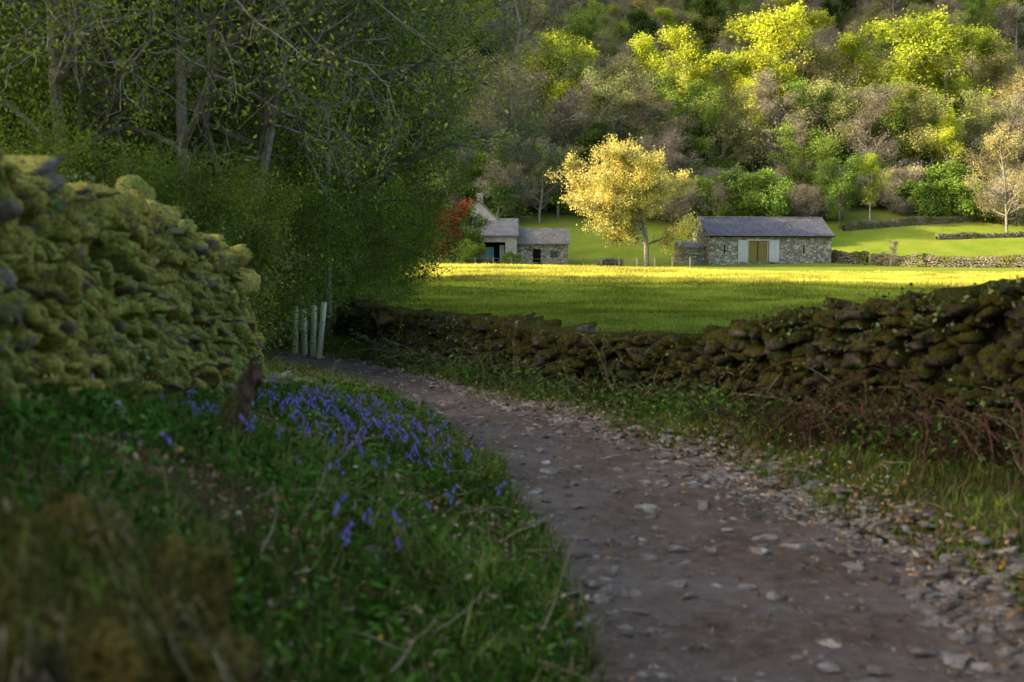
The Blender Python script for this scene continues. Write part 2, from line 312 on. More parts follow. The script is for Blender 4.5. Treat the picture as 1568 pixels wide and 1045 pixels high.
P=np.stack([x,y,hgt(x,y)+R.uniform(.02,.12,len(x))],1); V,F=leaves(P,R.uniform(.012,.038,len(x)),.4,.25)
n=7000; y=7+R.random(n)*11; yq=np.interp(y,rwy[::-1],rwx[::-1]); x=yq-R.random(n)**1.2*.8; x=np.maximum(x,fpr(y)+.1); kp=pn(x,y,2,2)+R.normal(size=n)*.3>-.1; x=x[kp];y=y[kp]
P=np.stack([x,y,hgt(x,y)+R.uniform(.02,.25,len(x))],1); V2,F2=leaves(P,R.uniform(.015,.035,len(x)),.5,.3)
mb=MB(); mb.add(V,F); mb.add(V2,F2); mb.obj('wild_garlic_leaves',[M_broad])
# bluebells
m,nt=newmat('bluebell_petal'); g=N(nt,'ShaderNodeNewGeometry'); finish(nt,ramp(nt,g.outputs['Random Per Island'],[(0,(.2,.15,.62)),(1,(.42,.33,.85))]),.5,transl=.3); M_bb=m
M_stem=leafmat('stem_green',[(.04,.1,.02),(.1,.16,.04)],.2,2,.5,False)
pts=[]
for cx,cy,sx_,sy_,k in [(-1.0,8.2,.45,.9,90),(-1.5,8.9,.3,.6,45),(-.65,7.4,.3,.8,38),(-1.6,5.7,.15,.3,22),(-.8,5.5,.4,.7,9),(-.4,4.6,.25,.5,3),(-1.5,7.2,.25,.6,26)]:
    for _ in range(k): pts.append((cx+R.normal()*sx_,cy+R.normal()*sy_))
mb=MB()
for (x,y) in pts:
    if x>fpl(y)-.08 or x<fxw(y)+.1: continue
    z=float(hgt(x,y)); h=R.uniform(.13,.24); a=R.uniform(0,6.28); dx,dy=math.cos(a),math.sin(a)
    prev=np.array((x,y,z)); q=[prev]
    for t in (.35,.65,.85,1.0): q.append(np.array((x+dx*h*.35*t**3,y+dy*h*.35*t**3,z+h*(t-.25*max(0,t-.7)))))
    for a_,b_ in zip(q[:-1],q[1:]):
        w=.0022; s_=np.array((-dy,dx,0))*w; s2=np.array((dx,dy,0))*w
        mb.add([a_-s_,a_+s_,b_+s_,b_-s_],[(0,1,2,3)],1); mb.add([a_-s2,a_+s2,b_+s2,b_-s2],[(0,1,2,3)],1)
    nb_=int(R.integers(3,8))
    for j in range(nb_):
        t=.6+.4*j/nb_; c=np.array((x+dx*h*.35*t**3,y+dy*h*.35*t**3,z+h*(t-.25*max(0,t-.7))))
        b=a+R.normal()*.9; o=np.array((math.cos(b),math.sin(b),-.5))*.009; top=c+o; L=.017; r0=.003; r1=.006; ax=np.array((math.cos(b)*.4,math.sin(b)*.4,-1)); ax/=np.linalg.norm(ax)
        u_=np.cross(ax,(0,0,1.)); u_=u_/ (np.linalg.norm(u_)+1e-6); v_=np.cross(ax,u_)
        an=np.arange(6)*math.pi/3; ci=np.cos(an)[:,None]*u_+np.sin(an)[:,None]*v_
        V=np.concatenate([top+ci*r0,top+ax*L*.75+ci*r1*.8,top+ax*L+ci*r1*1.5]); F=[]
        for r_ in (0,6):
            for i in range(6): F.append((r_+i,r_+(i+1)%6,r_+6+(i+1)%6,r_+6+i))
        mb.add(V,F,0)
mb.obj('bluebells',[M_bb,M_stem])
m,nt=newmat('yellow_petal'); finish(nt,(.7,.5,.03),.5,transl=.2)
n=50; y=R.uniform(3.3,9,n); x=np.where(R.random(n)<.6,fpl(y)-R.random(n)*2,fpr(y)+R.random(n)*.9); P=np.stack([x,y,hgt(x,y)+R.uniform(.06,.13,n)],1)
P=np.repeat(P,5,0)+R.normal(size=(n*5,3))*.006; V,F=leaves(P,R.uniform(.005,.009,n*5),.7,.5); mesh_np('celandine_flowers',V,[F],[m])
m,nt=newmat('white_petal'); finish(nt,(.75,.77,.72),.5,transl=.2)
n=110; y=R.uniform(6,15,n); x=fpr(y)+.15+R.random(n)*.8; P=np.stack([x,y,hgt(x,y)+R.uniform(.08,.15,n)],1)
P=np.repeat(P,4,0)+R.normal(size=(n*4,3))*.008; V,F=leaves(P,R.uniform(.003,.007,n*4),.7,.5); mesh_np('stitchwort_flowers',V,[F],[m])
# ------------------------------------------------------------ branches/trees
def tubes(mb,SG,mi=0):
    SG=np.array(SG); 
    for lo,hi,k in ((.03,9,7),(.008,.03,4),(0,.008,3)):
        s=SG[(SG[:,6]>=lo)&(SG[:,6]<hi)]
        if not len(s): continue
        a=s[:,:3];b=s[:,3:6]; d=b-a; l=np.linalg.norm(d,axis=1)[:,None]+1e-9; d/=l; b=b+d*s[:,7:8]*.3
        ref=np.where(np.abs(d[:,2:3])>.9,np.array([[1.,0,0]]),np.array([[0,0,1.]])); u=np.cross(d,ref); u/=np.linalg.norm(u,axis=1)[:,None]; v=np.cross(d,u)
        an=np.arange(k)*2*math.pi/k; c=np.cos(an)[None,:,None]*u[:,None]+np.sin(an)[None,:,None]*v[:,None]
        V=np.concatenate([a[:,None]+c*s[:,6][:,None,None],b[:,None]+c*s[:,7][:,None,None]],1).reshape(-1,3)
        i=np.arange(k); f=np.stack([i,(i+1)%k,k+(i+1)%k,k+i],1); mb.add(V,(f[None]+2*k*np.arange(len(s))[:,None,None]).reshape(-1,4),mi)
def skel(rng,h,r,lv=3,nseg=(9,6,4,3),kid=(2,2,2),ratio=(.5,.5,.5),start=.3,wob=(.06,.15,.25,.3),trop=(.05,.12,.1,.05),ang=(60,45,45),base=(0,0,0),d0=(0,0,1),stems=1,minr=.004,taper=.45):
    SG=[];A=[]
    def unit(v): return v/(np.linalg.norm(v)+1e-9)
    def grow(p,d,L,r0,l):
        n=nseg[l]; st=L/n; r_=r0; endr=.25 if l==0 else .2
        for i in range(n):
            d=unit(d+rng.normal(size=3)*wob[l]+np.array((0,0,trop[l]))); q=p+d*st; r2=max(minr,r0*(1-(1-endr)*(i+1)/n))
            SG.append((*p,*q,r_,r2)); p=q; r_=r2
            if l==lv: A.append(p.copy())
            f=(i+1)/n
            if l<lv and (f>start if l==0 else f>.2):
                k=kid[l]
                for _ in range(k if rng.random()<.8 else k+1):
                    a=math.radians(ang[l]*rng.uniform(.6,1.3)); pr=unit(np.cross(d,rng.normal(size=3))); nd=unit(d*math.cos(a)+pr*math.sin(a))
                    LL=L*ratio[l]*rng.uniform(.6,1.25)*(1-taper*f if l==0 else 1-.3*f)
                    grow(p.copy(),nd,LL,max(minr,min(r2*.75,r0*.5)),l+1)
    for s in range(stems):
        dd=np.array(d0,float)
        if stems>1: dd=unit(dd+rng.normal(size=3)*np.array((.45,.45,.05)))
        grow(np.array(base,float)+(rng.normal(size=3)*np.array((.15,.15,0)) if stems>1 else 0),dd,h*rng.uniform(.8,1.05) if stems>1 else h,r*(rng.uniform(.5,1) if stems>1 else 1),0)
    return SG,np.array(A)
def treemesh(name,seed,h,r,bark,leaf,per,ls,sig,asp=.6,frac=1.,fit=None,**kw):
    rng=np.random.default_rng(seed); SG,A=skel(rng,h,r,**kw); SG=np.array(SG)
    if fit:
        top=np.percentile(A[:,2],99.5); wd=np.percentile(A[:,0],98.5)-np.percentile(A[:,0],1.5); wy=np.percentile(A[:,1],98.5)-np.percentile(A[:,1],1.5); wd=(wd+wy)/2
        f=np.array((fit[1]/wd,fit[1]/wd,fit[0]/top)); A=A*f; SG[:,:3]*=f; SG[:,3:6]*=f
    mb=MB(); tubes(mb,SG,0)
    if per>0:
        if frac<1: A=A[rng.random(len(A))<frac]
        P=np.repeat(A,max(1,int(per)),0); P=P+rng.normal(size=P.shape)*sig; V,F=leaves(P,rng.uniform(ls*.6,ls*1.3,len(P)),asp); mb.add(V,F,1)
    ob=mb.obj(name,[bark,leaf]); return ob
def inst(src,name,loc,sc_=1,rz=None,parent=None):
    o=bpy.data.objects.new(name,src.data); sc.collection.objects.link(o); o.location=loc; 
    o.scale=(sc_,sc_,sc_) if not hasattr(sc_,'__len__') else sc_; o.rotation_euler[2]=R.uniform(0,6.28) if rz is None else rz
    if parent: o.parent=parent
    return o
L_lime=leafmat('leaf_lime',[(.32,.42,.03),(.46,.54,.05),(.58,.60,.09)],.5,.25)
L_tan=leafmat('leaf_tan_buds',[(.33,.28,.12),(.50,.43,.19),(.58,.52,.24)],.4,.25)
L_grey=leafmat('twig_grey',[(.18,.165,.13),(.30,.275,.225),(.41,.38,.31)],.2,.25)
L_olive=leafmat('leaf_olive_buds',[(.21,.25,.08),(.32,.36,.13),(.42,.44,.17)],.35,.25)
L_green=leafmat('leaf_mid_green',[(.12,.22,.035),(.21,.33,.06),(.32,.41,.09)],.4,.25)
L_dark=leafmat('leaf_dark_green',[(.04,.08,.02),(.08,.14,.03),(.13,.19,.05)],.3,.3)
L_gold=leafmat('leaf_gold_maple',[(.5,.46,.12),(.64,.59,.19),(.7,.66,.26)],.45,.5)
L_red=leafmat('leaf_copper',[(.12,.03,.02),(.2,.055,.035),(.2,.12,.05)],.3,.5)
L_near=leafmat('leaf_near_green',[(.07,.14,.015),(.15,.26,.035),(.28,.38,.07)],.45,.8)
L_near2=leafmat('leaf_near_yellowgreen',[(.14,.22,.03),(.27,.35,.06),(.42,.45,.11)],.45,.8)
far=dict(lv=3,nseg=(8,5,3,2),kid=(2,2,2),ratio=(.42,.5,.55),start=.2,ang=(52,45,45),minr=.022)
S_={}
defs=[('lime1',L_lime,7,.16,.4,bark_birch,7.5),('lime2',L_lime,7,.17,.45,bark_grey,9),('tan1',L_tan,7,.12,.42,bark_grey,10),('tan2',L_tan,5,.13,.4,bark_grey,10),
 ('grey1',L_grey,8,.26,.42,bark_grey,10),('grey2',L_grey,8,.24,.42,bark_grey,9),('green1',L_green,8,.15,.42,bark_dark,9),('dark1',L_dark,7,.22,.5,bark_dark,8),('olive1',L_olive,8,.12,.4,bark_grey,10)]
for i,(k,lf,per,ls,sig,bk,wd) in enumerate(defs):
    kw=dict(far)
    if 'lime' in k: kw['ratio']=(.34,.5,.55); kw['start']=.25; kw['trop']=(.05,.2,.15,.05)
    if 'dark' in k: kw['ratio']=(.32,.5,.5); kw['start']=.08
    S_[k]=treemesh('src_'+k,100+i,16,.26,bk,lf,per,ls,sig,asp=(.1 if 'grey' in k else .6),fit=(19,wd),**kw)
wood=empty('hillside_woodland')
def px(p,d): return (p-784)/1742*d
def tree_at(k,x,y,hh,wide=1.,name=None,parent=wood):
    z=float(hgt(x,y)); s=hh/19.; src=S_[k]
    return inst(src,name or ('tree_'+k),(x,y,z-.3),(s*wide,s*wide,s),parent=parent)
HM=1.05
front=[(560,172,'tan1',17,1.2),(600,175,'lime2',18,1.2),(655,170,'lime2',17,1.2),(700,178,'tan1',18,1.3),(750,168,'tan1',18,1.2),(800,178,'tan1',19,1.3),(850,180,'lime2',20.5,1.3),(890,176,'lime2',19,1.1),(955,180,'tan1',16.5,1.2),(1000,180,'lime1',19.5,1.1),(1055,178,'lime1',21,1.1),
 (1100,176,'lime2',18,1.2),(1140,178,'lime2',23,1.1),(1170,182,'lime1',21,1.),(1215,178,'tan1',18.5,1.3),(1262,182,'tan1',17,1.2),(1305,178,'lime1',19,1.2),(1345,176,'lime2',22,1.2),(1392,180,'lime1',19,1.1),(1435,176,'lime1',20,1.2),(1472,180,'lime2',20,1.1),(1510,178,'tan1',18,1.2),(1555,172,'tan1',14,1.2),(1600,175,'lime1',17,1.1),
 (770,158,'grey1',15,1.4),(815,160,'grey2',17,1.4),(870,160,'grey1',15,1.4),(945,162,'olive1',16,1.3),(1000,160,'grey1',15,1.2),(1050,164,'green1',15,1.2),(1100,162,'olive1',14,1.3),(1150,166,'lime2',15,1.1),(1190,162,'grey1',16,1.2),(1240,164,'green1',14,1.2),(1285,162,'olive1',15,1.2),(1330,160,'grey2',14,1.2),(1375,163,'green1',14,1.2),(1410,160,'olive1',15,1.2),(1445,158,'lime1',12,1.),(1490,164,'olive1',13,1.2),(1530,160,'grey2',13,1.2),(1590,160,'olive1',14,1.2),
 (730,146,'green1',11,1.3),(690,146,'grey1',13,1.2),(640,148,'green1',12,1.3),(580,148,'grey1',14,1.2),(910,152,'dark1',11,1.4),(1060,168,'dark1',13,1.3),(1290,168,'green1',12,1.3),(1380,168,'olive1',12,1.3),(790,149,'grey2',10,1.5),(855,148,'olive1',9,1.5),(1010,150,'grey1',10,1.5),(1230,152,'green1',10,1.5),(760,143,'grey1',8,1.5),(825,145,'grey2',9,1.5)]
for p_,d,k,h,w in front: tree_at(k,px(p_,d),d,h*HM,w)
S_['bush']=treemesh('src_bush',131,3.4,.06,bark_dark,L_green,9,.13,.35,.7,lv=2,nseg=(7,5,3),kid=(2,2),ratio=(.5,.5),start=.08,minr=.02,stems=7,ang=(50,50),fit=(4,5))
S_['bush2']=treemesh('src_bush2',132,3.4,.06,bark_grey,L_grey,9,.2,.35,.12,lv=2,nseg=(7,5,3),kid=(2,2),ratio=(.5,.5),start=.08,minr=.02,stems=7,ang=(50,50),fit=(4,5))
for i in range(230):
    d=R.uniform(150,200) if i>60 else R.uniform(145,155); p_=R.uniform(520,1640); x=px(p_,d); k='bush' if R.random()<.5 else 'bush2'; s=R.uniform(.5,1.3)
    inst(S_[k],'understorey_'+k,(x,d,float(hgt(x,d))-.2),s,parent=wood)
ks=['grey1','olive1','tan2','green1','olive1','dark1','lime2','grey1','grey2','olive1','green1','grey2']
y=192
while y<330:
    x=-.28*y-10
    while x<.52*y+12:
        X=x+R.normal()*2.5; Y=y+R.normal()*2.5; tree_at(ks[int(R.integers(len(ks)))],X,Y,R.uniform(11,17),R.uniform(.95,1.3)); x+=8+ (y-190)*.01
    y+=8.5
ridge_filter=empty('unseen_sun_filter_trees')  # unseen tree rows added to filter the sun reaching the near field
for row,(xr_,hh_) in enumerate(((-150,17),(-143,16),(-157,16),(-136,16))):
    for Y in np.arange(-14,17,3.0):
        Yj=Y+R.normal()*.8; X=xr_+R.normal()*1.5; tree_at(['grey1','green1','tan1','dark1'][int(R.integers(4))],X,Yj,hh_+R.uniform(-2,2),1.1,parent=ridge_filter)
# named feature trees
kwf=dict(lv=3,nseg=(8,6,4,3),kid=(3,3,2),ratio=(.62,.5,.5),start=.24,ang=(70,45,45),minr=.018,trop=(.04,.06,.05,.02),taper=.3)
g=treemesh('maple_tree',5,9.5,.3,bark_grey,L_gold,7,.10,.26,.7,fit=(11.9,11.5),frac=.9,**kwf); g.location=(px(990,115),115,float(hgt(13.6,115))-.1)
S_['round']=treemesh('hawthorn_tree',9,6.5,.2,bark_dark,L_green,7,.13,.3,.7,lv=3,nseg=(7,5,4,2),kid=(3,2,2),ratio=(.6,.5,.5),start=.1,ang=(60,45,45),minr=.02,fit=(7.6,8.6),taper=.3); S_['round'].location=(px(1165,140),140,float(hgt(30.6,140))-.2)
o=treemesh('copper_beech',12,5.2,.15,bark_dark,L_red,7,.11,.28,.7,lv=3,nseg=(6,5,3,2),kid=(3,2,2),ratio=(.6,.5,.5),start=.08,minr=.015,fit=(5.8,6.4),taper=.3); o.location=(px(660,100),100,.6)
S_['copper']=o
inst(S_['grey2'],'ash_tree',(px(1098,140),140,4.2),(.42,.42,.44))
inst(S_['tan1'],'budding_tree',(px(1540,140),140,4.3),(.72,.72,.72))
inst(S_['green1'],'budding_tree',(px(1285,142),142,4.6),(.65,.65,.52))
inst(S_['lime1'],'birch_tree',(px(1330,144),144,5.2),(.5,.5,.5))
inst(S_['bush2'],'shrub',(px(935,112),112,.5),(.4,.3,.3))
inst(S_['grey2'],'sapling_tree',(px(1362,112),112,.7),(.13,.13,.15))
inst(S_['bush'],'hawthorn_shrub',(px(1120,146),146,6.),(1.,1.,.9))
inst(S_['bush'],'hawthorn_shrub',(px(1215,134),134,3.),(.8,.8,.7))
inst(S_['bush'],'garden_shrub',(px(712,113),113,.8),(.5,.5,.6)); inst(S_['bush'],'garden_shrub',(px(778,115),115,.8),(.35,.35,.35)); inst(S_['bush2'],'garden_shrub',(px(735,113),113,.8),(.35,.35,.35)); inst(S_['round'],'garden_tree',(px(700,116),116,.8),(.55,.55,.8))
for i,k in enumerate([d[0] for d in defs]+['bush','bush2']):
    o=S_[k]; X=-60+i*8; o.location=(X,200,float(hgt(X,200))-.3); o.parent=wood; o.name='tree_'+k
# near trees (left)
near=dict(lv=3,nseg=(10,7,5,4),kid=(2,2,2),ratio=(.55,.5,.5),start=.18,ang=(60,50,50),minr=.0045,wob=(.08,.2,.28,.3),trop=(.06,.06,.02,.0))
hT={'A':treemesh('ash_tree_near',21,11,.12,bark_grey,L_near,5,.036,.17,.55,**near),
    'B':treemesh('unseen_shade_tree',22,9,.11,bark_dark,L_near,4,.038,.17,.6,**near),
    'C':treemesh('oak_tree',23,10,.10,bark_grey,L_near2,5,.034,.15,.55,frac=.85,**{**near,'start':.25,'ratio':(.7,.5,.5)})}
bush=dict(lv=2,nseg=(9,6,4),kid=(2,2),ratio=(.45,.5),start=.1,ang=(50,50),minr=.004,wob=(.1,.2,.3),trop=(.05,.05,.0),stems=7)
hT['D']=treemesh('unseen_shade_bush',24,4.2,.05,bark_dark,L_near,5,.034,.16,.6,**bush)
hT['E']=treemesh('elder_bush',25,3.6,.05,bark_grey,L_near2,4,.032,.15,.6,**bush)
first=set()
def nt_(k,p_,d,s,name,rz=None,x=None):
    x=px(p_,d) if x is None else x; loc=(x,d,float(hgt(x,d))-.1)
    if k not in first:
        o=hT[k]; first.add(k); o.location=loc; o.scale=(s,s,s); o.name=name
        if rz is not None: o.rotation_euler[2]=rz
    else: o=inst(hT[k],name,loc,s,rz)
    return o
nt_('A',360,17,1,'ash_tree'); nt_('A',150,22,1.1,'ash_tree'); nt_('A',410,26,1.1,'ash_tree'); nt_('A',20,17,1.,'ash_tree'); nt_('A',250,20,.9,'ash_tree'); nt_('A',200,16,.8,'ash_tree'); nt_('A',540,27,.9,'ash_tree'); nt_('A',90,14.5,.8,'ash_tree')
nt_('B',505,23,.85,'unseen_shade_tree'); nt_('B',530,28,.95,'unseen_shade_tree'); nt_('B',250,28,1.1,'unseen_shade_tree'); nt_('B',80,27,1.2,'unseen_shade_tree'); nt_('B',530,40,1.0,'unseen_shade_tree'); nt_('B',440,38,1.2,'unseen_shade_tree'); nt_('B',-40,20,1.2,'unseen_shade_tree'); nt_('B',150,42,1.3,'unseen_shade_tree'); nt_('B',380,23,1.0,'unseen_shade_tree')
nt_('C',300,15,.95,'oak_tree'); nt_('C',470,31,1.1,'oak_tree'); nt_('C',130,19,.9,'oak_tree'); nt_('C',500,20,.85,'oak_tree')
for p_,d,k,s in [(330,15,'D',.55),(250,14,'D',.55),(150,13,'D',.55),(60,12,'D',.6),(370,19,'D',.7),(420,23,'D',.8),(535,24,'D',.7),(490,26,'D',.8),(560,28,'D',.7),(300,22,'D',.9),(200,20,'D',.9),(100,18,'D',.9),(0,16,'D',.9),(340,14.5,'E',.6),(200,15,'E',.7),(400,20,'E',.8),(300,28,'E',1.1),(560,36,'D',.9),(555,24,'E',.5),(450,30,'D',1.1),(380,33,'D',1.2),(220,33,'D',1.3),(60,30,'D',1.4),(535,22.5,'D',.5),(560,50,'D',1.2),(580,60,'D',.8)]:
    nt_(k,p_,d,s,'unseen_shade_bush' if k=='D' else 'elder_bush')
for x,d,k,s in [(-7.5,-7,'B',1.1),(2.2,-7.5,'B',1.1),(8.6,-3,'B',1.0),(5.5,-5,'D',1.2)]: nt_(k,0,d,s,'unseen_shade_tree' if k=='B' else 'unseen_shade_bush',x=x)  # unseen trees behind camera, added to block skylight and darken the foreground
# ------------------------------------------------------------ tree guards
m,nt=newmat('tree_guard_plastic'); finish(nt,(.5,.58,.42),.5,transl=.3)
for p_,d,hh,a in [(451,18.2,.8,.02),(466,17.9,.77,-.02),(478,17.6,.85,.03),(487,17.4,.9,.1)]:
    x=px(p_,d); z=float(hgt(x,d)); mb=MB(); k=12; an=np.arange(k)*2*math.pi/k; c=np.stack([np.cos(an),np.sin(an),0*an],1)*.045
    rings=[c+np.array((a*t*hh,0,t*hh)) for t in (0,.5,1)]+[c*.9+np.array((a*hh,0,hh)),c*.9+np.array((a*.5*hh,0,.5*hh))]
    F=[(r_*k+i,r_*k+(i+1)%k,(r_+1)*k+(i+1)%k,(r_+1)*k+i) for r_ in range(4) for i in range(k)]
    mb.add(np.concatenate(rings),F); q=np.array([(-.02,.06,0),(.02,.06,0),(.02,.06,hh*1.1),(-.02,.06,hh*1.1),(-.02,.09,0),(.02,.09,0),(.02,.09,hh*1.1),(-.02,.09,hh*1.1)]); mb.add(q,[(0,1,2,3),(4,5,6,7),(0,3,7,4),(1,2,6,5),(3,2,6,7)],1)
    o=mb.obj('tree_guard_tube',[m,bark_grey],True); o.location=(x,d,z)
# ------------------------------------------------------------ foreground stump, snag, bramble, twigs, ivy
def blob(C,S,sub,amp,fr,seed):
    b,f=ico(sub); rg=np.random.default_rng(seed); K=rg.normal(size=(9,3))*fr; K[5:]*=2.5; ph=rg.uniform(0,6.28,9); d=np.sin(b@K.T+ph); d[:,5:]*=.5; d=d.sum(1)*amp
    b=np.sign(b)*np.abs(b)**.8
    return (b*(1+d[:,None]))*np.array(S)+np.array(C),f
M_stump=stonemat('rotten_mossy_wood',((.025,.018,.012),(.30,.23,.17)),((.03,.035,.008),(.26,.22,.07)),.5,7)
mb=MB(); V,F=blob((-1.0,2.3,.5),(.5,.36,.5),6,.05,3.2,3)
ang_=np.arctan2(V[:,1]-2.3,V[:,0]+1.0); fl=1+.07*np.sin(ang_*13+2*np.sin(V[:,2]*5))+.045*np.sin(ang_*31+V[:,2]*9); V[:,0]=-1.0+(V[:,0]+1.0)*fl; V[:,1]=2.3+(V[:,1]-2.3)*fl
V[:,2]=np.minimum(V[:,2],.93+.05*np.sin(V[:,0]*11)+.035*np.sin(V[:,1]*23+V[:,0]*31)+.02*np.sin(V[:,0]*67)); mb.add(V,F); mb.obj('mossy_tree_stump',[M_stump],True)
n=9000; k=R.integers(0,len(V),n); P=V[k]+R.normal(size=(n,3))*.008; P=P[pn(P[:,0]*1.5,P[:,1]*1.5,9,3)>.05]; n=len(P)
M_dry=leafmat('dry_grass',[(.04,.05,.012),(.10,.10,.03),(.46,.38,.25)],.2,12,.8,False)
out=(P-np.array((-1.0,2.3,.6))); out[:,2]=0; out/=np.linalg.norm(out,axis=1)[:,None]+1e-6
bladeobj('hanging_dry_grass',P,R.uniform(.02,.10,n),R.uniform(.0015,.0035,n),M_dry,.5,out*.6+np.array((0,0,-1.6)))
k=np.where(V[:,2]>.84)[0]; k=R.choice(k,900); P=V[k]+R.normal(size=(900,3))*np.array((.03,.03,.01)); P=P[pn(P[:,0],P[:,1],7,1)>.1]; n=len(P); bladeobj('stump_grass_tufts',P,R.uniform(.02,.08,n),R.uniform(.0015,.003,n),M_grass,.9)
mb=MB(); x,y=-1.42,5.5; z=float(hgt(x,y)); rg=np.random.default_rng(4)
ringsV=[];k=24
for j in range(12):
    t=j/11; an=np.arange(k)*2*math.pi/k; rr=(.10-.06*t**.6)*(1+.25*np.sin(3*an+t*3)+.15*np.sin(8*an+1)+.09*rg.normal(size=k)); ringsV.append(np.stack([x+.17*t**1.5+rr*np.cos(an),y+rr*np.sin(an),z-.1+t*.46+ (t>.95)*rg.uniform(-.12,.05,k)],1))
F=[(r_*k+i,r_*k+(i+1)%k,(r_+1)*k+(i+1)%k,(r_+1)*k+i) for r_ in range(11) for i in range(k)]
mb.add(np.concatenate(ringsV),F); top=np.concatenate([ringsV[-1],[[x+.16,y,z+.24]]]); mb.add(top,[(i,(i+1)%k,k) for i in range(k)]); mb.obj('broken_stump',[stonemat('weathered_stump_wood',((.05,.035,.025),(.34,.25,.17)),((.05,.055,.015),(.22,.2,.07)),.3,6)],False)
mb=MB(); stones(mb,np.array([(-1.62,5.6,.68),(-1.75,4.9,.85),(-.55,4.5,.3)]),np.array([(.07,.06,.05),(.06,.05,.04),(.06,.05,.03)]),flatB(3),3,.1); mb.obj('limestone_rock',[stonemat('pale_rock',((.2,.2,.19),(.5,.48,.46)),((.15,.15,.1),(.25,.25,.17)),.2)],True)
SG=[]; rg=np.random.default_rng(8)
for _ in range(260):
    y=rg.uniform(3,13); side=rg.random()<.75; x=(fpl(y)-rg.uniform(0,1.8)) if side else fpr(y)+rg.uniform(0,.8); a=rg.uniform(0,6.28); L=rg.uniform(.1,.42); p=np.array((x,y,float(hgt(x,y))+.06)); d=np.array((math.cos(a),math.sin(a),rg.uniform(-.05,.4)))
    for j in range(5):
        d=d+rg.normal(size=3)*.25; q=p+d*L/5; q[2]=max(q[2],float(hgt(q[0],q[1]))+.012); SG.append((*p,*q,.0035*(1-j*.15),.0035*(1-(j+1)*.15))); p=q
mb=MB(); tubes(mb,SG); mb.obj('fallen_twigs',[barkmat('twig_bark',(.14,.10,.07),(.40,.33,.26))])
def briar(pts,mean_h,name,stem,leaf,pl=.5,drop=.27,r=.004):
    SG=[];LV=[]
    for x0,y0 in pts:
        p=np.array((x0,y0,float(hgt(x0,y0)))); a=rg.uniform(0,6.28); d=np.array((math.cos(a)*.6,math.sin(a)*.4-.1,1.3)); L=rg.uniform(.4,1.1)*mean_h
        for j in range(9):
            d=d+rg.normal(size=3)*.17+np.array((0,0,-drop)); q=p+d*L/9; q[2]=max(q[2],.06); SG.append((*p,*q,r,r*.85)); p=q
            if rg.random()<pl: LV.append(p.copy())
    mb=MB(); tubes(mb,SG); LV=np.repeat(np.array(LV),2,0); V,F=leaves(LV+R.normal(size=LV.shape)*.03,R.uniform(.012,.026,len(LV)),.6); mb.add(V,F,1); mb.obj(name,[stem,leaf])
briar([(a_,8.0-(a_-2.75)*1.2+rg.normal()*.22-.1) for a_ in rg.normal(2.85,.45,420)],1.1,'bramble_bush',barkmat('bramble_stem',(.03,.02,.014),(.11,.06,.045)),leafmat('bramble_leaf',[(.05,.02,.014),(.07,.05,.028),(.05,.08,.02)],.2,2,.7,False))
yy_=rg.uniform(7.0,17,380); briar([(float(np.interp(a_,rwy[::-1],rwx[::-1]))-.18-abs(rg.normal())*.1,a_-.1) for a_ in yy_],.75,'wall_foot_weeds',barkmat('weed_stem',(.06,.06,.03),(.26,.22,.14)),leafmat('weed_leaf',[(.04,.07,.02),(.08,.14,.04),(.18,.24,.09)],.3,2,.6,False),.7,.2,.003)
k=R.integers(0,len(C2),26000); P=C2[k]+B2[k][:,1]*S2[k][:,1:2]*1.15+R.normal(size=(26000,3))*.06
kp=(pn(P[:,0]*1.6,P[:,2]*2.5,1.5,4)+R.normal(size=26000)*.3>.15); P=P[kp]; V,F=leaves(P,R.uniform(.01,.026,len(P)),.75); mesh_np('ivy_on_wall',V,[F],[leafmat('ivy_leaf',[(.02,.04,.012),(.05,.09,.025),(.17,.22,.10)],.2,1.5,.6,False)])
k=R.integers(0,len(C2),60000); dirs=R.normal(size=(len(k),3)); dirs[:,2]=np.abs(dirs[:,2]); dirs/=np.linalg.norm(dirs,axis=1)[:,None]; pC=C2[k]+np.einsum('ni,nij->nj',np.sign(dirs)*np.abs(dirs)**.7*S2[k],B2[k]); n=len(pC)
bladeobj('drystone_wall_moss',pC,R.uniform(.008,.05,n),R.uniform(.002,.005,n),leafmat('moss_dark',[(.025,.03,.012),(.07,.07,.025),(.24,.2,.09)],.3,3,.9,False),.9)
k=R.integers(0,len(C),7000); P=C[k]+B[k][:,1]*S[k][:,1:2]*1.2+R.normal(size=(7000,3))*.04; kp=(pn(P[:,1]*1.8,P[:,2]*3,1.5,8)+R.normal(size=7000)*.2>.4); V,F=leaves(P[kp],R.uniform(.008,.02,kp.sum()),.8); mesh_np('wall_ivy',V,[F],[leafmat('ivy_teal',[(.06,.16,.07),(.14,.26,.12),(.3,.14,.06)],.2,2,.6,False)])
# ------------------------------------------------------------ far drystone walls
def terrwall(name,pts,h,n=40):
    P=[]; pts=np.array(pts,float); s=np.linspace(0,len(pts)-1,n)
    for q in s: x=np.interp(q,range(len(pts)),pts[:,0]); y=np.interp(q,range(len(pts)),pts[:,1]); z=float(hgt(x,y)); P.append((x,y,z-.1,z+h+.12*math.sin(q*9)))
    mb,*_=wall(P,1,.5,(.2,.5),(.1,.2),1,.08,True,0,.03,batter=.08,ta=.15); mb.obj(name,[M_field,core],False)
terrwall('field_drystone_wall',[(37,118),(41,112),(55,104),(70,100)],1.1)
terrwall('field_drystone_wall',[(33.5,122),(37,119)],1.2,8)
terrwall('field_drystone_wall',[(41,141),(52,144),(66,147),(90,150)],.9)
terrwall('field_drystone_wall',[(51,137),(66,139),(84,143)],.6)
